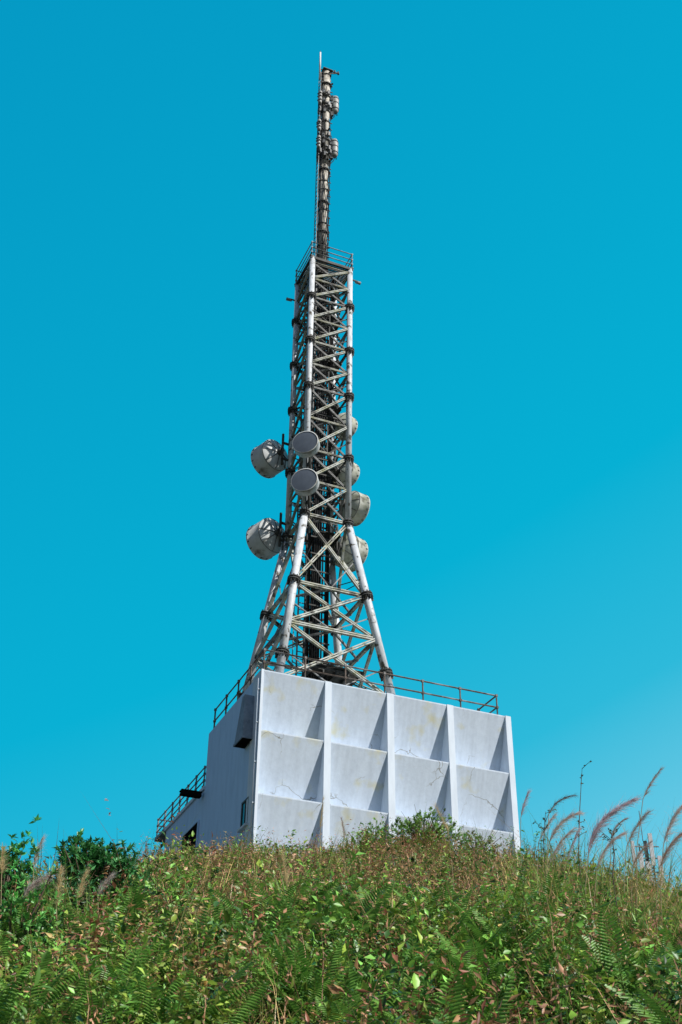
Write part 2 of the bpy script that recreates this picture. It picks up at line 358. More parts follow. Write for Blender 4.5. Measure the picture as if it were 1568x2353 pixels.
def angle_bar(mb, a, b, w_, out):
    a = Vector(a); b = Vector(b); o = Vector(out)
    d = (b-a).normalized(); sd = d.cross(o).normalized()
    mb.bar(a+sd*w_*.30, b+sd*w_*.30, w_*.34, w_*.30, o)
    mb.bar(a-sd*w_*.30, b-sd*w_*.30, w_*.34, w_*.30, o)
    mb.bar(a+sd*w_*.42-o*w_*.42, b+sd*w_*.42-o*w_*.42, w_*.16, w_*.6, o)
    mb.bar(a-sd*w_*.42-o*w_*.42, b-sd*w_*.42-o*w_*.42, w_*.16, w_*.6, o)
    n = max(2, int((b-a).length/.55))
    for k in range(1, n): q = a.lerp(b, k/n); mb.bar(q-d*.07-o*w_*.1, q+d*.07-o*w_*.1, w_*.5, w_*.2, o)
faces = [(0, 1, (0, -1, 0)), (3, 0, (-1, 0, 0)), (1, 2, (1, 0, 0)), (2, 3, (0, 1, 0))]
rb = random.Random(21)
for fi, (c0, c1, o) in enumerate(faces):
    ov = Vector(o)
    for i, z in enumerate(lev[:-1]):
        lower = z <= ZK; bmat = M['brace_low'] if lower else M['brace']
        mb = MB(); wb = .09 if not lower else .15
        a, b = lp(c0, z), lp(c1, z); d = (b-a).normalized(); angle_bar(mb, a+d*.14, b-d*.14, wb, ov); mb.build('horizontal_brace', bmat if rb.random() < .7 else M['mid'], T)
        z2 = lev[i+1]; off = ov*.05
        a, b = lp(c0, z2), lp(c1, z); d = (b-a).normalized()
        two = fi < 2 or lower
        if two or i % 2 == 0:
            mb = MB(); angle_bar(mb, a+d*.15+off, b-d*.15+off, .12 if not lower else .145, ov)
            mb.build('diagonal_brace', (M['brace_low'] if rb.random() < .7 else M['brace']) if fi == 0 else bmat, T)
        a, b = lp(c1, z2), lp(c0, z); d = (b-a).normalized()
        if two or i % 2 == 1:
            mb = MB(); angle_bar(mb, a+d*.15-off, b-d*.15-off, .085 if not lower else .13, ov)
            mb.build('diagonal_brace', M['mid'] if not lower else bmat, T)
        zm = (z+z2)/2
        if fi < 2 and (lower or rb.random() < .6):
            mb = MB(); P = lambda f, zz_: lp(c0, zz_).lerp(lp(c1, zz_), f)
            mb.bar(P(0, zm)-off, P(.5, z2)-off, .04, .045); mb.bar(P(1, zm)-off, P(.5, z2)-off, .04, .045)
            if not lower: mb.bar(P(.5, z2)-off*1.5, P(.5, z)-off*1.5, .045, .045)
            mb.build('secondary_brace', M['mid'] if lower else M['dark'], T)
for z in lev[1:-1]:
    mb = MB(); zl = z-.06
    mids_ = [(lp(a, zl)+lp((a+1) % 4, zl))/2 for a in range(4)]
    for k in range(4): mb.bar(mids_[k], mids_[(k+1) % 4], .07, .09)
    mb.build('plan_brace', M['mid'], T)
cb = MB(); zt2 = ZT-H
for k in range(9):
    x = -.32+.08*k
    cb.tube([(x, .12+.05*(k % 2), .05), (x, .12+.05*(k % 2), zt2)], .034, 6)
for k in range(5):
    cb.tube([(-.2+.10*k, -.2, .05), (-.2+.10*k, -.2, zt2-1)], .03, 6)
for k in range(4):
    cb.tube([(.50, -.15+.10*k, .05), (.50, -.15+.10*k, zt2)], .03, 6)
for k in range(4):
    cb.tube([(-.66, -.2+.12*k, 8.5), (-.66, -.2+.12*k, zt2)], .026, 6)
cb.build('cable_bundle', M['cable'], T)
rq = random.Random(5)
for k in range(26):
    z = rq.uniform(5, zt2-2); c = rq.randrange(4); L_ = lp(c, z+H)*.93; s0 = Vector((rq.uniform(-.4, .5), .1, z+.9)); m_ = (s0+L_)/2; m_.z = z-rq.uniform(.0, .4); L_.z = z+rq.uniform(-.2, .5)
    MB().tube([s0, m_.lerp(s0, .4), m_, L_], .022, 5).build('feeder_cable', M['cable'], T)
pp = MB()
for x, y in ((-.2, .55), (.3, .62), (.66, .4), (-.6, -.55)): pp.tube([(x, y, .1 if y > 0 else 8.2), (x, y, zt2)], .045, 8)
pp.build('riser_pipe', M['mid'], T)
lad = MB()
for x in (-.62, -.24): lad.bar((x, .45, .05), (x, .45, zt2+.9), .06, .06, (0, 1, 0))
z = .3
while z < zt2: lad.bar((-.62, .45, z), (-.24, .45, z), .03, .03); z += .33
for q in range(5):
    a = math.pi*q/4; x = -.43+.36*math.cos(a); y = .47+.45*math.sin(a); lad.bar((x, y, 2.5), (x, y, zt2), .025, .02)
z = 2.6
while z < zt2:
    for q in range(4):
        a, b = math.pi*q/4, math.pi*(q+1)/4
        lad.bar((-.43+.36*math.cos(a), .47+.45*math.sin(a), z), (-.43+.36*math.cos(b), .47+.45*math.sin(b), z), .05, .02)
    z += .9
lad.build('ladder', M['mid'], T)
tr = MB()
for x in (-.42, .02, .50): tr.bar((x, .2, .05), (x, .2, zt2), .07, .05, (0, 1, 0))
z = .6
while z < zt2:
    tr.bar((-.48, .18, z), (.56, .18, z), .05, .07); tr.bar((-.4, -.24, z), (.54, -.24, z), .05, .06)
    if z > 8.5:
        h = .95; tr.bar((-h, -.1, z+.2), (h, .0, z+.2), .05, .07)
        if int(z*10) % 2: tr.bar((-.66, -h, z+.3), (-.66, h, z+.3), .06, .06); tr.bar((.50, -h, z+.1), (.50, h, z+.1), .06, .06)
    z += .85
tr.build('cable_tray', M['dark'], T)
for z in (21.6, 28.2, 31.7, 35.3, 38.1, 40.95):
    mb = MB(); h = half(z)
    y = -.3*h
    while y < h*.9: mb.bb(-.1*h, .92*h, y, y+.06, z-H, z-H+.03); y += .085
    mb.bb(-.14*h, -.1*h, -.3*h, h*.92, z-H-.08, z-H); mb.bb(.9*h, .94*h, -.3*h, h*.92, z-H-.08, z-H)
    mb.build('rest_platform', M['dark'], T)
mb = MB(); z0 = 21.6-H
mb.bb(-.3, 1.3, -.5, 1.1, z0-.16, z0-.06)
for x in (-.3, .2, .75, 1.3): mb.bb(x-.03, x+.03, -.53, 1.13, z0-.3, z0-.16)
mb.build('landing', M['dark'], T)
mb = MB()
for k in range(13): mb.tube([(.2+.09*k, 1.1, z0), (.2+.09*k, 1.1, z0+1.1)], .009, 4)
for k in range(13): mb.tube([(.2, 1.1, z0+.09*k), (1.3, 1.1, z0+.09*k)], .009, 4)
mb.build('guard_mesh', M['mid'], T)
mb = MB()
for x in (-.95, -.45): mb.bar((x, -1.5, .1), (x, 1.0, z0-.1), .05, .16)
for k in range(9): f = k/9; mb.bb(-.92, -.48, -1.45+2.4*f, -1.25+2.4*f, .2+(z0-.3)*f, .235+(z0-.3)*f)
mb.build('stair', M['dark'], T)
mb = MB(); zz = ZT-H
y = -1.05
while y < 1.05: mb.bb(-1.08, 1.08, y, y+.06, zz+.05, zz+.085); y += .1
for sx in (-1.1, 1.1): mb.bb(sx-.05, sx+.05, -1.15, 1.15, zz-.10, zz+.048); mb.bb(-1.048, 1.048, sx-.05, sx+.05, zz-.10, zz+.048)
mb.build('top_platform', M['dark'], T)
railing(T, [(-1.1, -1.1), (1.1, -1.1), (1.1, 1.1), (-1.1, 1.1), (-1.1, -1.1)], ZT-H+.05, 1.0, 2.2, .026, M['mid'], mids=(.62, .3))

# ------------------------------------------------------------------ mast
AX = AX-rv*.13      # the mast stands a little left of the tower axis
ZM0 = ZT+.1; ZM1 = 60.3
MS = thing('antenna_mast', 'slender weathered pole mast rising from the top platform of the lattice tower', 'mast', (AX.x, AX.y, ZM0), TH)
hm = ZM1-ZM0
MB().tube([(0, 0, 0), (0, 0, hm*.5)], .245, 18).tube([(0, 0, hm*.5), (0, 0, hm)], .235, 18).build('pole', M['mast'], MS)
for i in range(20):
    z = .4+i*(hm-.8)/19+random.uniform(-.12, .12); mb = MB(); mb.tube([(0, 0, z-.03), (0, 0, z+.03)], .275 if i % 3 else .33, 14)
    if i % 3 == 0:
        for k in range(8): mb.tube([(.29*math.cos(k*.785), .29*math.sin(k*.785), z-.1), (.29*math.cos(k*.785), .29*math.sin(k*.785), z+.1)], .025, 5)
    for k in range(5):
        a = random.uniform(0, 6.28); rr = random.uniform(.27, .40); mb.bar((.2*math.cos(a), .2*math.sin(a), z), (rr*math.cos(a), rr*math.sin(a), z+random.uniform(-.15, .15)), .07, .09)
    mb.build('collar', M['dark'], MS)
mb = MB()
for k, (a, f) in enumerate(((-2.75, .62), (-2.5, 1), (-2.2, .8), (2.9, 1), (-3.0, .95), (-1.75, .62), (-1.95, .9), (-.35, .80), (-.1, .55), (-.6, .8), (-1.1, .62), (-1.4, .4))):
    rr = .27+.03*(k % 3); pts = []
    for j in range(24):
        z = hm*f*j/23; q = rr+.03*math.sin(j*1.7+k); a2 = a+.12*math.sin(j*.9+k*2); pts.append((q*math.cos(a2), q*math.sin(a2), z))
    mb.tube(pts, .018, 5)
mb.build('cable_bundle', M['cable'], MS)
mb = MB()
for y in (-.16, .14): mb.bar((-.40, y, .0), (-.40, y, hm-.4), .035, .035, (0, 1, 0))
z = .3
while z < hm-.5: mb.bar((-.40, -.16, z), (-.40, .14, z), .022, .022); z += .32
z = .5
while z < hm-.5: mb.bar((-.40, 0, z), (-.2, 0, z), .03, .03); z += 1.3
mb.build('ladder', M['mid'], MS)
z = 1.0; pg = None
while z < hm-1:
    if pg is None: pg = MB().bar((.2, -.05, 0), (.40, -.05, 0), .035, .035).build('climbing_peg', M['dark'], MS); pg.location = (0, 0, z)
    else: share('climbing_peg', pg, MS, (0, 0, z))
    z += .55
mb = MB(); mb.bb(-.30, .30, -.30, .30, hm+.0, hm+.05); mb.bar((-.5, -.1, hm-.55), (.2, -.1, hm-.55), .06, .06); mb.bar((.1, -.15, hm+.1), (.75, -.15, hm+.1), .07, .07); mb.bar((.1, -.15, hm-.22), (.6, -.15, hm+.08), .05, .05)
mb.bar((-.45, -.1, hm-.0), (-.1, -.1, hm-.0), .05, .05)
for x in (.45, .68): mb.tube([(x, -.15, hm+.02), (x, -.15, hm+.26)], .05, 8)
mb.tube([(-.05, .1, hm), (-.05, .1, hm+.35)], .02, 5); mb.tube([(.12, -.1, hm), (.12, -.1, hm+.28)], .02, 5)
mb.build('top_bracket', M['dark'], MS)
for z in (9.1, 9.7, 10.4, 12.8, 13.4, 14.1):
    mb = MB(); mb.tube([(0, 0, z-.05), (0, 0, z+.05)], .31, 12)
    for a in (0, 2.1, 4.2): mb.bar((0, 0, z), (.5*math.cos(a), .5*math.sin(a), z), .07, .07)
    for k in range(8): a = k*.8+z; mb.box((.38*math.cos(a), .38*math.sin(a), z+.25*math.sin(k*2.3)), (.15, .12, .30), Matrix.Rotation(a, 3, 'Z'))
    mb.build('antenna_bracket', M['mid'], MS)
q = AX+rv*(-.46)+bv*(-.1)
W_ = thing('whip_antenna', 'thin white whip antenna at the very top of the mast', 'antenna', (q.x, q.y, ZM1-1.0), TH)
MB().tube([(0, 0, 0), (0, 0, 1.2), (0, 0, 1.21), (0, 0, 2.55)], [.05, .05, .058, .045], 10).build('rod', M['whip'], W_)
MB().tube([(0, 0, 2.55), (0, 0, 2.72)], .018, 6).build('tip', M['dark'], W_)
for z in (.12, .7): MB().box((.1, 0, z), (.3, .06, .06)).build('clamp', M['dark'], W_)

def panel_antenna(label, x, y, z, ang, hh=1.35, ww=.3, dd=.22, gear=False):
    q = wl(x, y)
    o = thing('panel_antenna', label, 'antenna', (q.x, q.y, z), TH+ang, 'panel antennas on the mast')
    mb = MB()
    if gear:
        n = 10; mb.tube([(0, 0, 0), (0, 0, .08), (0, 0, .25), (0, 0, hh-.25), (0, 0, hh-.08), (0, 0, hh)], [ww*.25, ww*.42, ww*.5, ww*.5, ww*.42, ww*.22], 14)
    else: mb.bb(-ww/2, ww/2, -dd/2, dd/2, 0, hh)
    h = mb.build('housing', M['white'], o)
    if not gear: bmo = h.modifiers.new('b', 'BEVEL'); bmo.width = .09; bmo.segments = 4
    for zz_ in (.22, hh*.5, hh-.3):
        if gear: MB().tube([(0, 0, zz_), (0, 0, zz_+.06)], ww*.53, 14).build('band', M['dark'], o)
        else: MB().bb(-ww/2-.012, ww/2+.012, -dd/2-.012, dd/2+.012, zz_, zz_+.06).build('band', M['dark'], o)
    mb = MB(); mb.tube([(0, .17, -.2), (0, .17, hh+.2)], .035, 8); mb.bar((0, .05, .2), (0, .25, .2), .12, .08); mb.bar((0, .05, hh-.2), (0, .25, hh-.2), .12, .08); mb.bar((0, .17, hh*.5), (0, .4, hh*.5), .06, .06)
    mb.bb(-.16, .16, .12, .34, hh*.3, hh*.6)
    if gear:
        mb.bar((-.25, .1, hh*.8), (.28, -.05, hh*.85), .05, .05); mb.bar((-.25, .1, hh*.3), (.28, -.05, hh*.25), .05, .05); mb.tube([(.28, -.05, .1), (.28, -.05, hh*1.05)], .03, 6); mb.box((.28, -.05, hh*.6), (.14, .14, .3))
    mb.build('mount', M['dark'], o)
    mb = MB(); mb.tube([(-.07, -.02, 0), (-.07, .05, -.25), (-.05, .25, -.5)], .02, 5); mb.tube([(.07, -.02, 0), (.07, .05, -.25), (.03, .25, -.55)], .02, 5); mb.build('cable', M['cable'], o)
panel_antenna('grey panel antenna on the right side of the mast, upper tier', .52, -.16, 56.75, R(55), 1.4, .42, .34, True)
panel_antenna('grey panel antenna on the left side of the mast, upper tier', -.44, -.22, 57.0, R(-50), 1.1, .22)
panel_antenna('grey panel antenna on the right side of the mast, lower tier', .52, -.16, 53.0, R(55), 1.4, .42, .34, True)
panel_antenna('higher grey panel antenna on the left side of the mast, lower tier', -.44, -.2, 54.7, R(-50), .9, .22)
panel_antenna('lowest grey panel antenna on the left side of the mast', -.44, -.22, 53.2, R(-50), 1.0, .22)
AX = AX+rv*.13
for x, y, z, lab, dx in ((-1.02, 1.02, 42.6, 'small grey lamp on an arm left of the tower top', -1), (1.02, -1.02, 43.1, 'small grey lamp on an arm right of the tower top', 1)):
    q = wl(x, y); o = thing('obstruction_lamp', lab, 'lamp', (q.x, q.y, z), TH)
    MB().bar((dx*.12, 0, 0), (dx*.42, 0, 0), .06, .06).build('arm', M['dark'], o)
    mb = MB(); mb.tube([(dx*.3, 0, -.06), (dx*.58, 0, -.06)], [.07, .085], 10); mb.build('lamp_head', M['mid'], o)

# ------------------------------------------------------------------ dishes
def dish(label, px, py, Y, dirxy, dia, slen, front, leg, group, back=.42, ribs=True, dm='dish'):
    c = atY(px, py, Y); d = Vector((dirxy[0], dirxy[1], 0)).normalized(); rz = math.atan2(-d.x, d.y)
    o = thing('dish_antenna', label, 'dish antenna', c, rz, group); r = dia/2
    sh = MB(); sh.lathe([(r*.985, -slen/2), (r, -slen/2+.02), (r, slen/2-.02), (r*1.025, slen/2-.02), (r*1.025, slen/2+.03), (r*.96, slen/2+.03)], 44).build('shroud', M[dm], o)
    MB().lathe([(r*.97, slen/2+.012), (r*.6, slen/2+.03), (.02, slen/2+.04)], 40, capb=True).build('radome', front, o)
    pr = [(r*.986, -slen/2-.004), (r*.86, -slen/2-back*.30), (r*.60, -slen/2-back*.66), (r*.34, -slen/2-back*.9), (.16, -slen/2-back)]
    MB().lathe(pr, 44, capb=True).build('reflector', M[dm], o)
    if ribs:
        f = None
        for k in range(8):
            if f is None:
                mb = MB()
                for (ra, ya), (rb_, yb) in zip(pr[:-1], pr[1:]):
                    mb.bar((ra, ya-.012, 0), (rb_, yb-.012, 0), .018, .035, (0, 0, 1))
                f = mb.build('rib', M['mid'], o)
            else: share('rib', f, o, rot=(0, k*math.pi/4, 0))
        f = None
        for k in range(16):
            if f is None: f = MB().box((r*1.02, slen/2-.05, 0), (.022, .11, .035)).build('rim_clip', M['dark' if dm == 'dish' else 'mid'], o)
            else: share('rim_clip', f, o, rot=(0, k*math.pi/8, 0))
        MB().lathe([(r*1.003, -slen/2+.0), (r*1.012, -slen/2+.0), (r*1.012, -slen/2+.03), (r*1.003, -slen/2+.03)], 44).build('rim_band', M['mid'], o)
    iv = Matrix.Rotation(-rz, 3, 'Z'); yb = -slen/2-back
    mb = MB(); mb.tube([(0, yb+.02, 0), (0, yb-.2, 0)], .15, 10)
    mb.tube([(0, yb-.24, -.8), (0, yb-.24, .95)], .06, 8)
    if leg is not None:
        lw = wl(*leg)
        for dz in (-.45, .45):
            t_ = iv @ (Vector((lw.x, lw.y, c.z+dz))-c); mb.bar((0, yb-.24, dz), t_, .09, .09)
    t0 = Vector((0, yb-.05, -.1)); mb.bar(t0, (r*.7, -slen/2-back*.35, r*.1), .04, .04)
    mb.build('mount', M['dark'], o)
    mb = MB(); mb.tube([(.1, yb-.1, 0), (.15, yb-.3, -.4), (.1, yb-.35, -1.0)], .025, 6); mb.build('cable', M['cable'], o)
    return o
LD = (-.68, .73); FL = (-ht0, ht0); FF = (-ht0, -ht0); FR = (ht0, -ht0); FB = (ht0, ht0)
gL = 'drum dishes on the left of the tower'; gF = 'small drum dishes on the front leg'; gR = 'drum dishes at the right rear of the tower'
dish('large white drum dish on the left of the tower, upper one', 621, 1054, 45.2, LD, 1.60, .82, M['radome'], FL, gL, .24)
dish('large white drum dish on the left of the tower, lower one', 614, 1238, 45.2, LD, 1.66, .84, M['radome'], FL, gL, .24)
dish('small grey faced drum dish on the front leg, upper one', 704, 1022, 41.8, (-.22, -.97), 1.16, .38, M['radome'], FF, gF, .25, False)
dish('small grey faced drum dish on the front leg, lower one', 702, 1109, 41.8, (-.22, -.97), 1.16, .38, M['radome'], FF, gF, .25, False)
dish('white drum dish behind the right leg, topmost of the four', 790, 980, 45.6, (.6, .8), 1.25, .5, M['radome'], FB, gR, .28, dm='dishdirty')
dish('white drum dish behind the right leg, second from the top', 792, 1088, 45.6, (.6, .8), 1.35, .5, M['radome'], FB, gR, .28, dm='dishdirty')
dish('white drum dish sticking out beyond the right leg just above its bend', 815, 1168, 45.2, (.80, .6), 1.5, .55, M['radome'], FB, gR, .3, dm='dishdirty')
dish('white drum dish behind the right leg, lowest of the four', 803, 1270, 45.4, (.66, .75), 1.6, .62, M['radome'], FB, gR, .3, dm='dishdirty')

# ------------------------------------------------------------------ far mast
Yf = 60; q = atY(1490, 1990, Yf); gz = g1(q.x, Yf)
FM = thing('telecom_pole', 'distant small telecom pole with pale antennas behind the hill on the right', 'pole', (q.x, Yf, gz))
ztop = atY(1490, 1920, Yf).z-gz
MB().tube([(0, 0, 0), (0, 0, ztop-.3)], .10, 8).build('pole', M['mid'], FM)
for dx, h0, h1, wd in ((-.70, -1.7, -.35, .16), (-.36, -2.3, -.9, .22), (.24, -1.6, .05, .20), (.58, -2.7, -1.1, .20), (-.05, -2.8, -1.4, .26)):
    MB().bb(dx-wd/2, dx+wd/2, -.22, -.1, ztop+h0, ztop+h1).build('panel_antenna', M['pale'], FM)
MB().tube([(-.1, 0, ztop-.3), (-.1, 0, ztop+1.3)], .02, 5).build('whip_antenna', M['mid'], FM)
mb = MB()
for z in (-.6, -1.2, -1.9, -2.5, -3.1): mb.bar((-.75, -.08, ztop+z), (.65, -.08, ztop+z), .05, .05)
for s in (-1, 1):
    mb.bar((s*.3, .1, 0), (s*.3, .1, ztop-.4), .06, .06, (0, 1, 0))
    for k in range(8): mb.bar((-s*.3, .1, ztop-.5-.6*k), (s*.3, .1, ztop-1.1-.6*k), .04, .04)
mb.build('bracket', M['mid'], FM)

# ------------------------------------------------------------------ vegetation
def inb(X, Y):
    qx, qy = X-A.x, Y-A.y; s = qx*rv.x+qy*rv.y; t = qx*bv.x+qy*bv.y
    return (s > -.15) & (t > -.2) & (s < WD+.2) & (t < 14)
def spots(n, y0, y1):
    Y = np.sqrt(rng.uniform(y0*y0, y1*y1, n)); X = rng.uniform(-1, 1, n)*(.36*Y+1.2)
    k = ~inb(X, Y); return X[k], Y[k]
PAL = np.array([(.095, .175, .026), (.165, .225, .034), (.033, .085, .020), (.23, .125, .062), (.21, .080, .045), (.110, .240, .040), (.36, .27, .11)])
def patch(X, Y):
    return np.sin(X*.8+1.3*np.sin(Y*.5))+np.sin(Y*.9+X*.35+2)
def lumps(X, Y):
    return .5+.5*np.sin(2.1*X+1.7*np.sin(1.3*Y))*np.sin(1.9*Y+.8*X+1.2*np.sin(.9*X))
def shrubs(n, y0, y1, per, lmin, lmax, tpl, probs, hs=(.3, .8), XY=None, lm=(.25, 1.2), dry=True):
    X, Y = XY if XY is not None else spots(n, y0, y1); n = len(X); Z = gh(X, Y)
    pr = np.array(probs, float); kind = rng.choice(len(PAL), n, p=pr/pr.sum())
    pt = patch(X, Y); swap = (pt > .4) & (rng.random(n) < .5)
    if dry: kind[swap] = rng.choice([3, 4, 4, 6], swap.sum())
    rad = rng.uniform(.16, .50, n); hg = rng.uniform(*hs, n)*(lm[0]+lm[1]*lumps(X, Y)); ls = rng.uniform(lmin, lmax, n)
    wk = rng.uniform(.26, .60, n)
    i = np.repeat(np.arange(n), per); m = len(i)
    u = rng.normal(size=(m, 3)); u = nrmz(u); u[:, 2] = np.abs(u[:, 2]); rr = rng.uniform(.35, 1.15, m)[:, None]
    pos = np.stack([X[i], Y[i], Z[i]-.02], 1)+u*rr*np.stack([rad[i], rad[i], hg[i]], 1)
    d = u*.8+rng.normal(size=(m, 3))*.7; d[:, 2] = d[:, 2]*.6+.05
    nn = rng.normal(size=(m, 3))*.6+np.array([.25, -.35, .9])
    l = ls[i]*rng.uniform(.55, 1.4, m)
    wdf = np.where((kind == 3) | (kind == 4) | (kind == 6), .26, wk)[i]*rng.uniform(.8, 1.2, m)
    col = PAL[kind[i]]*rng.uniform(.5, 1.45, (m, 1))*(.05+1.0*rr)*rng.uniform(.5, 1.4, (n, 1))[i]  # leaf tint falls towards the clump core, painting the shade in the gaps
    if dry:
        dead = rng.random(m) < .07; col[dead] = np.array([.30, .17, .08])*rng.uniform(.6, 1.2, (dead.sum(), 1))
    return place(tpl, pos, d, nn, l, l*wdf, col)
def weeds(n, y0, y1, ns, nl, h0, h1, l0, l1, tpl, probs, XY=None, wr=(.18, .5)):
    X, Y = XY if XY is not None else spots(n, y0, y1); n = len(X); pr = np.array(probs, float); kind = rng.choice(len(PAL), n, p=pr/pr.sum())
    ch = rng.uniform(h0, h1, n)*(.45+.85*lumps(X, Y)); cl = rng.uniform(l0, l1, n); cw = rng.uniform(*wr, n); cv = rng.uniform(.6, 1.35, n)
    j = np.repeat(np.arange(n), ns); ms = len(j)
    bx = X[j]+rng.normal(0, .13, ms); by = Y[j]+rng.normal(0, .13, ms); base = np.stack([bx, by, gh(bx, by)-.03], 1)
    a = rng.uniform(0, 6.283, ms); tl = np.abs(rng.normal(.32, .28, ms)); sd = np.stack([np.cos(a)*tl+.08, np.sin(a)*tl, np.ones(ms)], 1)
    sh = ch[j]*rng.uniform(.6, 1.15, ms); dro = rng.uniform(0, .4, ms)
    scol = np.where((kind[j] == 3)[:, None] | (rng.random((ms, 1)) < .35), np.array([.17, .085, .05]), np.array([.12, .15, .045]))
    st = place(BLADE, base, sd, np.stack([-np.cos(a), -np.sin(a), tl], 1), sh, .007+.0003*by, scol*rng.uniform(.6, 1.3, (ms, 1)))
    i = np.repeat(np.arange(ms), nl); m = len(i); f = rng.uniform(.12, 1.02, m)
    out_ = np.stack([np.cos(a[i]), np.sin(a[i]), np.zeros(m)], 1)
    pos = base[i]+nrmz(sd)[i]*(sh[i]*f)[:, None]; pos[:, 2] -= dro[i]*f*f*sh[i]*.5; pos += out_*(dro[i]*f*f*sh[i]*.4)[:, None]
    b = rng.uniform(0, 6.283, m); d = np.stack([np.cos(b), np.sin(b), rng.uniform(-.25, .75, m)], 1)
    nn = np.array([.2, -.25, 1.0])+rng.normal(size=(m, 3))*.4
    l = cl[j[i]]*rng.uniform(.55, 1.2, m)*(1.15-.55*f)
    col = PAL[kind[j[i]]]*rng.uniform(.6, 1.4, (m, 1))*(.15+1.0*f[:, None])*cv[j[i]][:, None]  # leaves tinted darker low on the stem, shade among the weeds painted in
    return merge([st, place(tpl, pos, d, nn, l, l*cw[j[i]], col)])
def tufts(n, y0, y1, per, l0, l1, w0, straw, XY=None):
    X, Y = XY if XY is not None else spots(n, y0, y1); n = len(X); Z = gh(X, Y); pt = patch(X, Y)
    sk = rng.random(n) < straw+.15*pt
    i = np.repeat(np.arange(n), per); m = len(i)
    pos = np.stack([X[i]+rng.normal(0, .12, m), Y[i]+rng.normal(0, .12, m), Z[i]-.03], 1)
    a = rng.uniform(0, 2*np.pi, m); tl = np.abs(rng.normal(.5, .4, m))
    d = np.stack([np.cos(a)*tl+.16, np.sin(a)*tl, np.ones(m)], 1)
    nn = np.stack([-np.cos(a), -np.sin(a), tl], 1)+rng.normal(size=(m, 3))*.2
    l = rng.uniform(l0, l1, m)*rng.uniform(.7, 1.15, n)[i]
    g = np.array([.13, .22, .04]); st = np.array([.40, .29, .12])
    col = np.where(sk[i][:, None], st, g)*rng.uniform(.55, 1.35, (m, 1))
    mixd = rng.random(m) < .15; col[mixd] = np.array([.28, .17, .08])
    return place(BLADE, pos, d, nn, l, w0*rng.uniform(.6, 1.3, m), col)
def region(n, x0, x1, y0, y1):
    X = rng.uniform(x0, x1, n); Y = rng.uniform(y0, y1, n); k = ~inb(X, Y); return X[k], Y[k]
def fringe(n, s0, s1, t0, t1):
    s = rng.uniform(s0, s1, n); t = rng.uniform(t0, t1, n); return A.x+rv.x*s+bv.x*t, A.y+rv.y*s+bv.y*t
PG = (5, 3.5, 3, 2.2, 1.6, 3.6, .7)
V, Tt, c = merge([shrubs(620, 4.8, 11, 150, .030, .075, LEAF, PG),
                  shrubs(800, 9.5, 18, 110, .042, .095, SLEAF, PG),
                  shrubs(1500, 17, 41, 90, .055, .11, SLEAF, (5, 3, 2.5, 2.8, 1.9, 3, 1.0), (.25, .85)),
                  shrubs(170, 6.2, 11.5, 64, .05, .10, BROAD, (4, 3, 3, 0, 0, 4, 0), (.5, .95), lm=(.45, .7), dry=False),
                  shrubs(280, 10.5, 20, 60, .07, .13, LEAF, (4, 3, 3, .3, .2, 4, 0), (.5, 1.1), lm=(.5, .7), dry=False),
                  shrubs(280, 19, 38, 60, .09, .15, LEAF, (4, 3, 3, 1, .6, 3, .2), (.5, 1.2), lm=(.5, .7)),
                  weeds(250, 5.4, 11, 6, 30, .5, 1.05, .06, .13, LEAF, (4, 4, 2, 1.6, 1.0, 4.5, .3), wr=(.25, .55)),
                  weeds(400, 10, 19, 6, 26, .5, 1.15, .07, .14, LEAF, (4, 4, 2, 1.8, 1.2, 4, .5), wr=(.25, .55)),
                  weeds(600, 18, 36, 5, 22, .5, 1.2, .08, .15, SLEAF, (4, 3, 2, 2.5, 1.5, 3, .8), wr=(.25, .5)),
                  weeds(0, 0, 0, 6, 28, .7, 1.6, .07, .13, LEAF, (4, 4, 3, 1.2, .8, 4, .3), region(140, .2, 5.4, 34.6, 38.2), (.3, .6)),
                  shrubs(0, 0, 0, 90, .07, .11, LEAF, (4, 4, 3, 1.0, .6, 4, .2), (.55, 1.25), region(65, .4, 4.8, 35, 38), (.3, .95)),
                  weeds(0, 0, 0, 6, 24, .7, 1.5, .07, .13, LEAF, (4, 4, 3, 1.2, .8, 4, .3), region(70, 4.5, 7.5, 33, 40), (.3, .6)),
                  weeds(0, 0, 0, 6, 24, .6, 1.2, .07, .12, LEAF, (4, 4, 3, 1.4, 1, 4, .3), region(70, -6.5, .5, 34, 38), (.25, .5)),
                  weeds(0, 0, 0, 5, 22, .5, 1.0, .06, .11, SLEAF, (4, 3, 2, 2.5, 1.5, 3, .5), fringe(110, -4.5, 3.0, -4, -.4)) ])
o = npmesh('leafy_undergrowth', V, Tt, c, M['leaf']); tag(o, 'dense low leafy weeds and shrubs in green and brown covering the hillside', 'undergrowth', kind='stuff')
V, Tt, c = merge([tufts(70, 5.4, 10, 26, .4, .8, .008, .35), tufts(130, 9, 18, 26, .45, .95, .012, .42), tufts(420, 16, 41, 20, .45, 1.0, .018, .5),
                  tufts(0, 0, 0, 14, .9, 1.8, .009, .5, region(150, 2.4, 6.2, 12, 20)), tufts(0, 0, 0, 16, .7, 1.3, .012, .55, region(40, -5.6, -2.8, 11, 18))])
o = npmesh('wild_grass', V, Tt, c, M['leaf']); tag(o, 'wild green and straw coloured grass blades growing among the weeds', 'grass', kind='stuff')
n = 4200; X, Y = spots(n, 5.8, 40); n = len(X); Z = gh(X, Y)
a = rng.uniform(0, 6.28, n); tl = np.abs(rng.normal(.45, .5, n))
d = np.stack([np.cos(a)*tl+.1, np.sin(a)*tl, np.ones(n)], 1); nn = np.stack([-np.cos(a), -np.sin(a), tl], 1)+rng.normal(size=(n, 3))*.3
l = rng.uniform(.5, 1.2, n); col = np.array([.26, .15, .085])*rng.uniform(.5, 1.8, (n, 1))
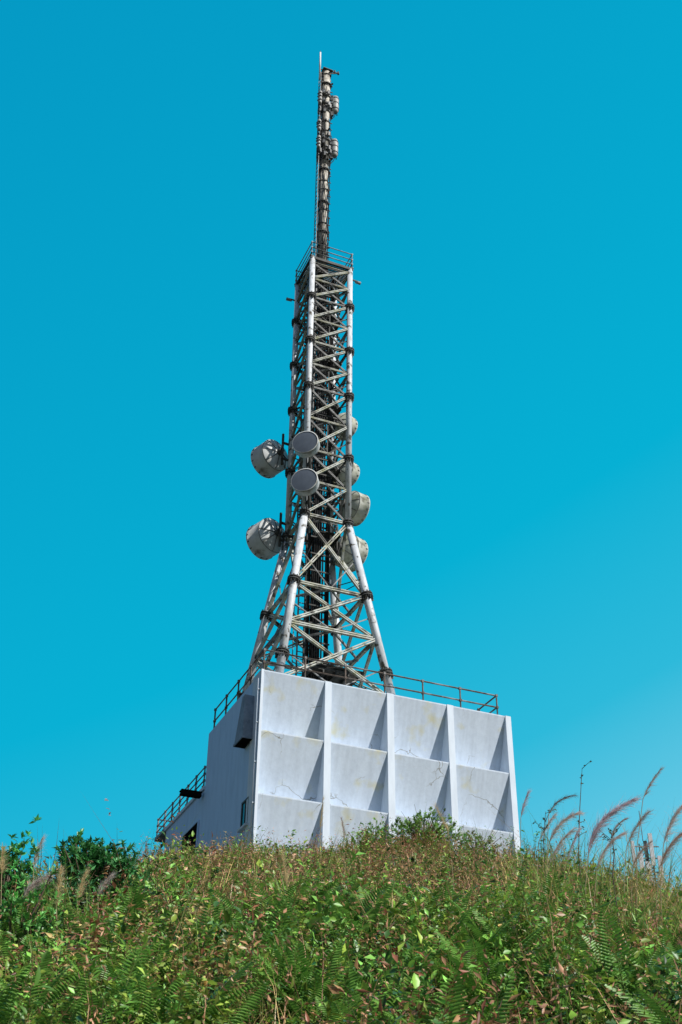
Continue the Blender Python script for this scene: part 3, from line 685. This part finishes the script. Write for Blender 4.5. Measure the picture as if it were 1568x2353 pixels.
s1 = place(BLADE, np.stack([X, Y, Z-.03], 1), d, nn, l, np.full(n, .006)+Y*.0002, col)
i = np.repeat(np.arange(n), 12); m = len(i); f = rng.uniform(.4, 1.0, m)
pos = np.stack([X, Y, Z-.03], 1)[i]+nrmz(d)[i]*(l[i]*f)[:, None]
s2 = place(SLEAF, pos, rng.normal(size=(m, 3))+np.array([0, 0, .3]), rng.normal(size=(m, 3)), rng.uniform(.025, .065, m), rng.uniform(.010, .024, m), np.array([.28, .145, .085])*rng.uniform(.5, 1.7, (m, 1)))
V, Tt, c = merge([s1, s2]); o = npmesh('dry_stalks', V, Tt, c, M['leaf']); tag(o, 'dry brown weed stalks with shrivelled leaves standing among the green weeds', 'dry weeds', kind='stuff')

# ferns
def frond_mesh():
    n = 30; P = []; D = []; Nn = []; Ls = []; Wd = []; col = []
    def arch(t): return np.array([0, t*.66, .34*t-.36*t*t])
    for k in range(n):
        t = .10+.90*k/n; p = arch(t); tg = nrmz(arch(t+.02)-p)
        ln = .125*math.sin(math.pi*min(1, (t*.90+.12)))**.8+.012
        for s in (-1, 1):
            P.append(p); D.append(np.array([s, 0, 0])*.9+tg*.4+np.array([0, 0, -.10])); Nn.append((0, -.2, 1)); Ls.append(ln); Wd.append(.0155); b_ = random.uniform(.8, 1.2); col.append((.085*b_, .18*b_, .030*b_))
    a = place(SLEAF, np.array(P), np.array(D), np.array(Nn), np.array(Ls), np.array(Wd), np.array(col))
    pts = np.array([arch(t) for t in np.linspace(0, 1, 9)]); Vv = []; Tr = []
    for k, p in enumerate(pts):
        wv = .006*(1-.8*k/8); Vv += [p+np.array([-wv, 0, .004]), p+np.array([wv, 0, .004])]
        if k: b = 2*k; Tr += [(b-2, b-1, b+1), (b-2, b+1, b)]
    return merge([a, (np.array(Vv), np.array(Tr), np.full((len(Vv), 3), (.16, .18, .05)))])
fm = frond_mesh(); frond0 = None
for kf in range(80):
    Y = math.sqrt(random.uniform(6.8**2, 15**2)); x_ = random.uniform(-.29, .29)*Y; z = g1(x_, Y)
    o = thing('fern', 'green fern with arching feathery fronds growing in the weeds on the slope', 'fern', (x_, Y, z-.02), 0, 'ferns on the slope')
    for k in range(7):
        rot = (R(random.uniform(35, 72)), R(random.uniform(-18, 18)), k*2*math.pi/7+random.uniform(-.35, .35)); sc = random.uniform(.9, 1.4)
        if frond0 is None: f = frond0 = npmesh('frond', *fm, M['leaf'], o); f.rotation_euler = rot
        else: f = share('frond', frond0, o, (0, 0, 0), rot)
        f.scale = (sc, sc, sc)

# bushes
def bush(name, label, cat, px, py, Y, rx, rz_, ntip, nleaf, ll, lw, col, m, seed=1, bare=0):
    rg = np.random.default_rng(seed); q = atY(px, py, Y); gz = g1(q.x, Y); base = Vector((q.x, Y, gz))
    o = thing(name, label, cat, base); cz = q.z-gz
    u = nrmz(rg.normal(size=(ntip, 3))); rr = rg.uniform(.45, 1.05, (ntip, 1)); lump = 1+.22*np.sin(u[:, :1]*5+seed)+.15*np.sin(u[:, 2:]*7+u[:, :1]*3)
    tips = u*rr*lump*np.array([rx, rx*.8, rz_])+np.array([0, 0, cz]); tips = tips[tips[:, 2] > .08]
    mb = MB(); cen = Vector((0, 0, max(.15, cz*.45)))
    mb.tube([(0, 0, -.1), cen*.5, cen], [.05, .04, .03], 7)
    for t in tips[::4]:
        tv = Vector(t); mid = cen.lerp(tv, .5)+Vector((0, 0, .05)); mb.tube([cen, mid, tv], [.018, .012, .006], 4, False)
    for k in range(bare):
        t = Vector((rg.uniform(-rx, rx), rg.uniform(-.3, .3), cz+rz_*rg.uniform(.9, 1.4))); mb.tube([cen, cen.lerp(t, .5), t], [.010, .007, .004], 4, False)
    mb.build('trunk', M['twig'], o)
    i = np.repeat(np.arange(len(tips)), nleaf); mm = len(i)
    ax = nrmz(tips[i]-np.array([0, 0, cz*.4])+np.array([0, 0, .3]))
    rnd = nrmz(rg.normal(size=(mm, 3))); d = rnd*.9+ax*.55
    pos = tips[i]-ax*rg.uniform(0, .12, (mm, 1))*rx*.5
    cc = np.array(col)*rg.uniform(.5, 1.5, (len(tips), 1))[i]*rg.uniform(.7, 1.3, (mm, 1))
    l = ll*rg.uniform(.65, 1.2, mm)
    V, T_, c_ = place(LEAF, pos, d, ax+rg.normal(size=(mm, 3))*.4+np.array([.1, -.2, .2]), l, l*lw, cc)
    npmesh('crown', V, T_, c_, m, o)
    return o
G1 = (.10, .19, .033)
bush('shrub', 'dark green glossy leaved bush on the left of the hill crest', 'bush', 208, 2005, 15.5, .54, .42, 560, 13, .09, .36, (.034, .125, .036), M['glossleaf'], seed=3)
bush('shrub', 'dark low part of the bush growth just left below the glossy bush', 'bush', 140, 2065, 15, .36, .28, 180, 10, .08, .36, (.022, .075, .026), M['glossleaf'], seed=4)
bush('shrub', 'leafy green shrub at the left edge of the photo', 'bush', 8, 2045, 14, .34, .70, 360, 11, .08, .42, (.055, .19, .05), M['leaf'], seed=5)
bush('shrub', 'low bright green shrub at the bottom left edge', 'bush', 30, 2150, 11, .5, .45, 200, 9, .07, .5, (.075, .22, .048), M['leaf'], seed=6)
bush('shrub', 'loose green shrub in front of the middle of the white panelled wall', 'bush', 975, 1915, 36.5, 1.45, .68, 400, 14, .085, .5, G1, M['leaf'], seed=7, bare=5)
bush('shrub', 'small sprig bush left of the loose shrub before the white wall', 'bush', 862, 1935, 37, .85, .50, 180, 12, .08, .5, G1, M['leaf'], seed=8, bare=4)
bush('shrub', 'small brownish shrub at the foot of the right half of the wall', 'bush', 1095, 1945, 37, .8, .42, 150, 12, .08, .5, (.14, .17, .05), M['leaf'], seed=9, bare=5)
bush('shrub', 'low green shrub at the foot of the left building corner', 'bush', 640, 1960, 37, .9, .28, 100, 12, .08, .5, (.11, .21, .04), M['leaf'], seed=10, bare=3)
bush('shrub', 'dark scrubby bush on the crest at the far right', 'bush', 1420, 2040, 20, .75, .36, 130, 9, .08, .5, (.055, .12, .03), M['leaf'], seed=12, bare=5)
bush('shrub', 'small shrub on the crest right of the building corner', 'bush', 1265, 1995, 25, .7, .38, 110, 9, .085, .5, (.07, .14, .033), M['leaf'], seed=13, bare=6)

# silver grass plumes
def plume(label, bx, pts, Y, size, col, group, leaves=2, dens=170, seed=0):
    rg = np.random.default_rng(100+seed); dens = int(dens*2.0)
    p1, pm, p2 = [atY(x, y, Y) for x, y in pts]
    X0 = atY(bx, pts[0][1]+120, Y).x; base = Vector((X0, Y, g1(X0, Y)))
    o = thing('plumed_reed', label, 'reed', base, 0, group)
    a = p1-base; m_ = pm-base; b = p2-base
    S = [Vector((0, 0, -.05)), Vector((a.x*.12, 0, a.z*.35)), Vector((a.x*.45, 0, a.z*.7)), a]
    MB().tube(S+[a.lerp(m_, .5), m_, m_.lerp(b, .6)], [.006, .006, .005, .0045, .004, .0035, .003], 5, False).build('stem', M['stem'], o)
    N = dens; t = rg.uniform(0, 1, N)**.85
    P0, P1, P2 = [np.array(v) for v in (a, m_, b)]
    tt = t[:, None]; pos = (1-tt)**2*P0+2*tt*(1-tt)*(2*P1-.5*P0-.5*P2)+tt**2*P2
    tg = nrmz(2*(1-tt)*((2*P1-.5*P0-.5*P2)-P0)+2*tt*(P2-(2*P1-.5*P0-.5*P2)))
    spread = rg.uniform(.22, .46)
    d = tg*1.0+rg.normal(size=(N, 3))*spread+np.array([.26, 0, -.13])
    l = size*(.10+.06*(1-t))*rg.uniform(.35, 1.3, N)
    cc = np.array(col)*rg.uniform(.6, 1.4, (N, 1))
    V, T_, c_ = place(BLADE, pos, d, rg.normal(size=(N, 3)), l, np.full(N, .0021*size+.0008), cc)
    npmesh('plume', V, T_, c_, M['plume'], o)
    n = leaves*4; aa = rg.uniform(0, 6.28, n)
    d = np.stack([np.cos(aa)*.35+.12, np.sin(aa)*.35, np.ones(n)], 1); nn = np.stack([-np.cos(aa), -np.sin(aa), np.full(n, .3)], 1)
    V, T_, c_ = place(BLADE, np.zeros((n, 3)), d, nn, rg.uniform(.7, 1.5, n), np.full(n, .013), np.tile(np.array([.14, .20, .05]), (n, 1))*rg.uniform(.6, 1.4, (n, 1)))
    npmesh('leaf', V, T_, c_, M['leaf'], o)
PK = (.44, .36, .33); RB = (.34, .24, .20); YB = (.46, .36, .20); DK = (.14, .08, .06); PU = (.42, .34, .37)
gr = 'plumed reeds right of the building'; gl = 'plumed reeds on the left of the hill'; gm = 'plumed reeds before the white wall'
plume('tall upright reddish grass plume, tallest on the right side', 1440, ((1478, 1835), (1495, 1800), (1518, 1768)), 14.5, .8, RB, gr, seed=1)
plume('widest mauve grass plume bending right, middle of the right group', 1340, ((1352, 1965), (1380, 1890), (1455, 1838)), 13.5, 1.5, PU, gr, dens=420, seed=2)
plume('mauve grass plume just left of the widest one', 1250, ((1262, 1935), (1290, 1890), (1330, 1868)), 14.5, 1.1, PK, gr, dens=260, seed=3)
plume('pale grass plume leaning low behind the leftmost of the right group', 1232, ((1238, 1935), (1255, 1900), (1275, 1872)), 16, .9, PK, gr, seed=4)
plume('dark nodding grass plume standing alone above the right crest', 1248, ((1262, 1868), (1285, 1840), (1322, 1828)), 15, .7, DK, gr, seed=5)
plume('mauve grass plume right beside the building corner', 1195, ((1197, 1880), (1203, 1850), (1214, 1820)), 17, .9, PU, gr, seed=6)
plume('reddish grass plume leaning right below the tallest one', 1425, ((1440, 1945), (1462, 1900), (1490, 1866)), 14, 1.0, RB, gr, seed=7)
plume('pale grass plume cut by the right edge, upper one', 1505, ((1525, 1940), (1542, 1890), (1570, 1850)), 13, 1.1, PK, gr, dens=240, seed=8)
plume('grass plume at the right edge, lower one', 1500, ((1515, 1995), (1538, 1945), (1572, 1912)), 13, 1.1, RB, gr, dens=220, seed=9)
plume('short grass plume between the widest and the tallest ones', 1395, ((1405, 1930), (1415, 1900), (1440, 1880)), 15, .7, RB, gr, seed=10)
plume('thin brown grass plume low on the crest near the far pole', 1448, ((1455, 1990), (1470, 1960), (1495, 1935)), 15, .8, RB, gr, seed=11)
plume('faint mauve grass plume low right of the building', 1290, ((1300, 1985), (1315, 1940), (1330, 1905)), 15, .8, PU, gr, seed=12)
plume('pale mauve plume below the one just left of the widest', 1255, ((1262, 1985), (1285, 1940), (1318, 1905)), 14, 1.0, PK, gr, dens=220, seed=24)
plume('pale feathery plume right below the widest mauve one', 1362, ((1372, 1995), (1395, 1945), (1432, 1915)), 13.5, 1.0, PK, gr, dens=220, seed=25)
plume('slim straw grass plume rising before the first wall panel', 735, ((737, 1905), (738, 1880), (743, 1835)), 20, .7, YB, gm, seed=13)
plume('yellow grass plume leaning left before the third wall panel', 1045, ((1030, 1910), (1020, 1890), (1000, 1850)), 18, .8, YB, gm, seed=14)
plume('short grass plume before the second wall panel', 790, ((792, 1925), (789, 1905), (784, 1880)), 22, .6, RB, gm, seed=15)
plume('pale grass plume upright left of the glossy bush', 70, ((78, 1990), (85, 1960), (97, 1928)), 14, .9, PK, gl, seed=16)
plume('straw grass plume at the far left edge', 5, ((4, 2010), (4, 1985), (6, 1950)), 12, .8, YB, gl, seed=17)
plume('straw grass plume in front of the left bush, leftmost of three', 130, ((130, 2085), (133, 2045), (140, 2000)), 11, .8, YB, gl, seed=18)
plume('straw grass plume in front of the left bush, middle of three', 180, ((178, 2075), (185, 2040), (197, 2005)), 11, .7, YB, gl, seed=19)
plume('pale grass plume in front of the left bush, leaning right', 225, ((225, 2060), (235, 2035), (258, 2010)), 12, .7, PK, gl, seed=20)
plume('wide pale grass plume leaning right under the left shrub', 45, ((55, 2060), (75, 2035), (112, 2012)), 11, 1.0, PK, gl, dens=220, seed=21)
plume('pale tan plume low on the slope left of centre', 410, ((425, 2120), (445, 2100), (485, 2090)), 10.5, .9, YB, gl, dens=200, seed=22)
plume('tan upright plume on the slope below the building corner', 655, ((660, 2040), (655, 2005), (648, 1965)), 14, .8, YB, gm, seed=23)

# weed stalks
def stalk(label, bx, pts, Y, seed):
    rg = random.Random(seed); P = [atY(x, y, Y) for x, y in pts]; X0 = atY(bx, 2000, Y).x; base = Vector((X0, Y, g1(X0, Y)))
    o = thing('weed_stalk', label, 'weed', base); Q = [Vector((0, 0, -.05))]+[p-base for p in P]
    MB().tube(Q, [.010]+[.007]*(len(Q)-2)+[.003], 5, False).build('stem', M['twig'], o)
    pos = []; d = []
    mb = MB()
    for k in range(9):
        f = rg.uniform(.45, 1); i = min(int(f*(len(Q)-1)), len(Q)-2); p = Q[i].lerp(Q[i+1], f*(len(Q)-1)-i)
        e_ = p+Vector((rg.uniform(-.14, .14), rg.uniform(-.1, .1), rg.uniform(.03, .16))); mb.tube([p, e_], [.005, .003], 4, False)
        for j in range(4): pos.append(p.lerp(e_, rg.uniform(.5, 1))); d.append((rg.uniform(-1, 1), rg.uniform(-1, 1), rg.uniform(-.5, .8)))
    mb.build('twig', M['twig'], o); n = len(pos)
    V, T_, c_ = place(SLEAF, np.array([tuple(p) for p in pos]), np.array(d), rng.normal(size=(n, 3)), np.full(n, .05), np.full(n, .02), np.tile((.05, .07, .03), (n, 1)))
    npmesh('leaf', V, T_, c_, M['leaf'], o)
stalk('thin dark weed stalk rising tall right of the building', 1328, ((1330, 1960), (1332, 1870), (1338, 1765)), 16, 1)
stalk('thin crooked weed stalk under the dark nodding plume', 1250, ((1252, 1985), (1250, 1930), (1254, 1865)), 16, 2)
stalk('leafy weed stalk on the right crest by the widest plume', 1410, ((1408, 2010), (1412, 1960), (1405, 1915)), 14, 3)
stalk('weed stalk standing before the loose shrub at the wall', 890, ((890, 1960), (888, 1920), (885, 1875)), 30, 4)
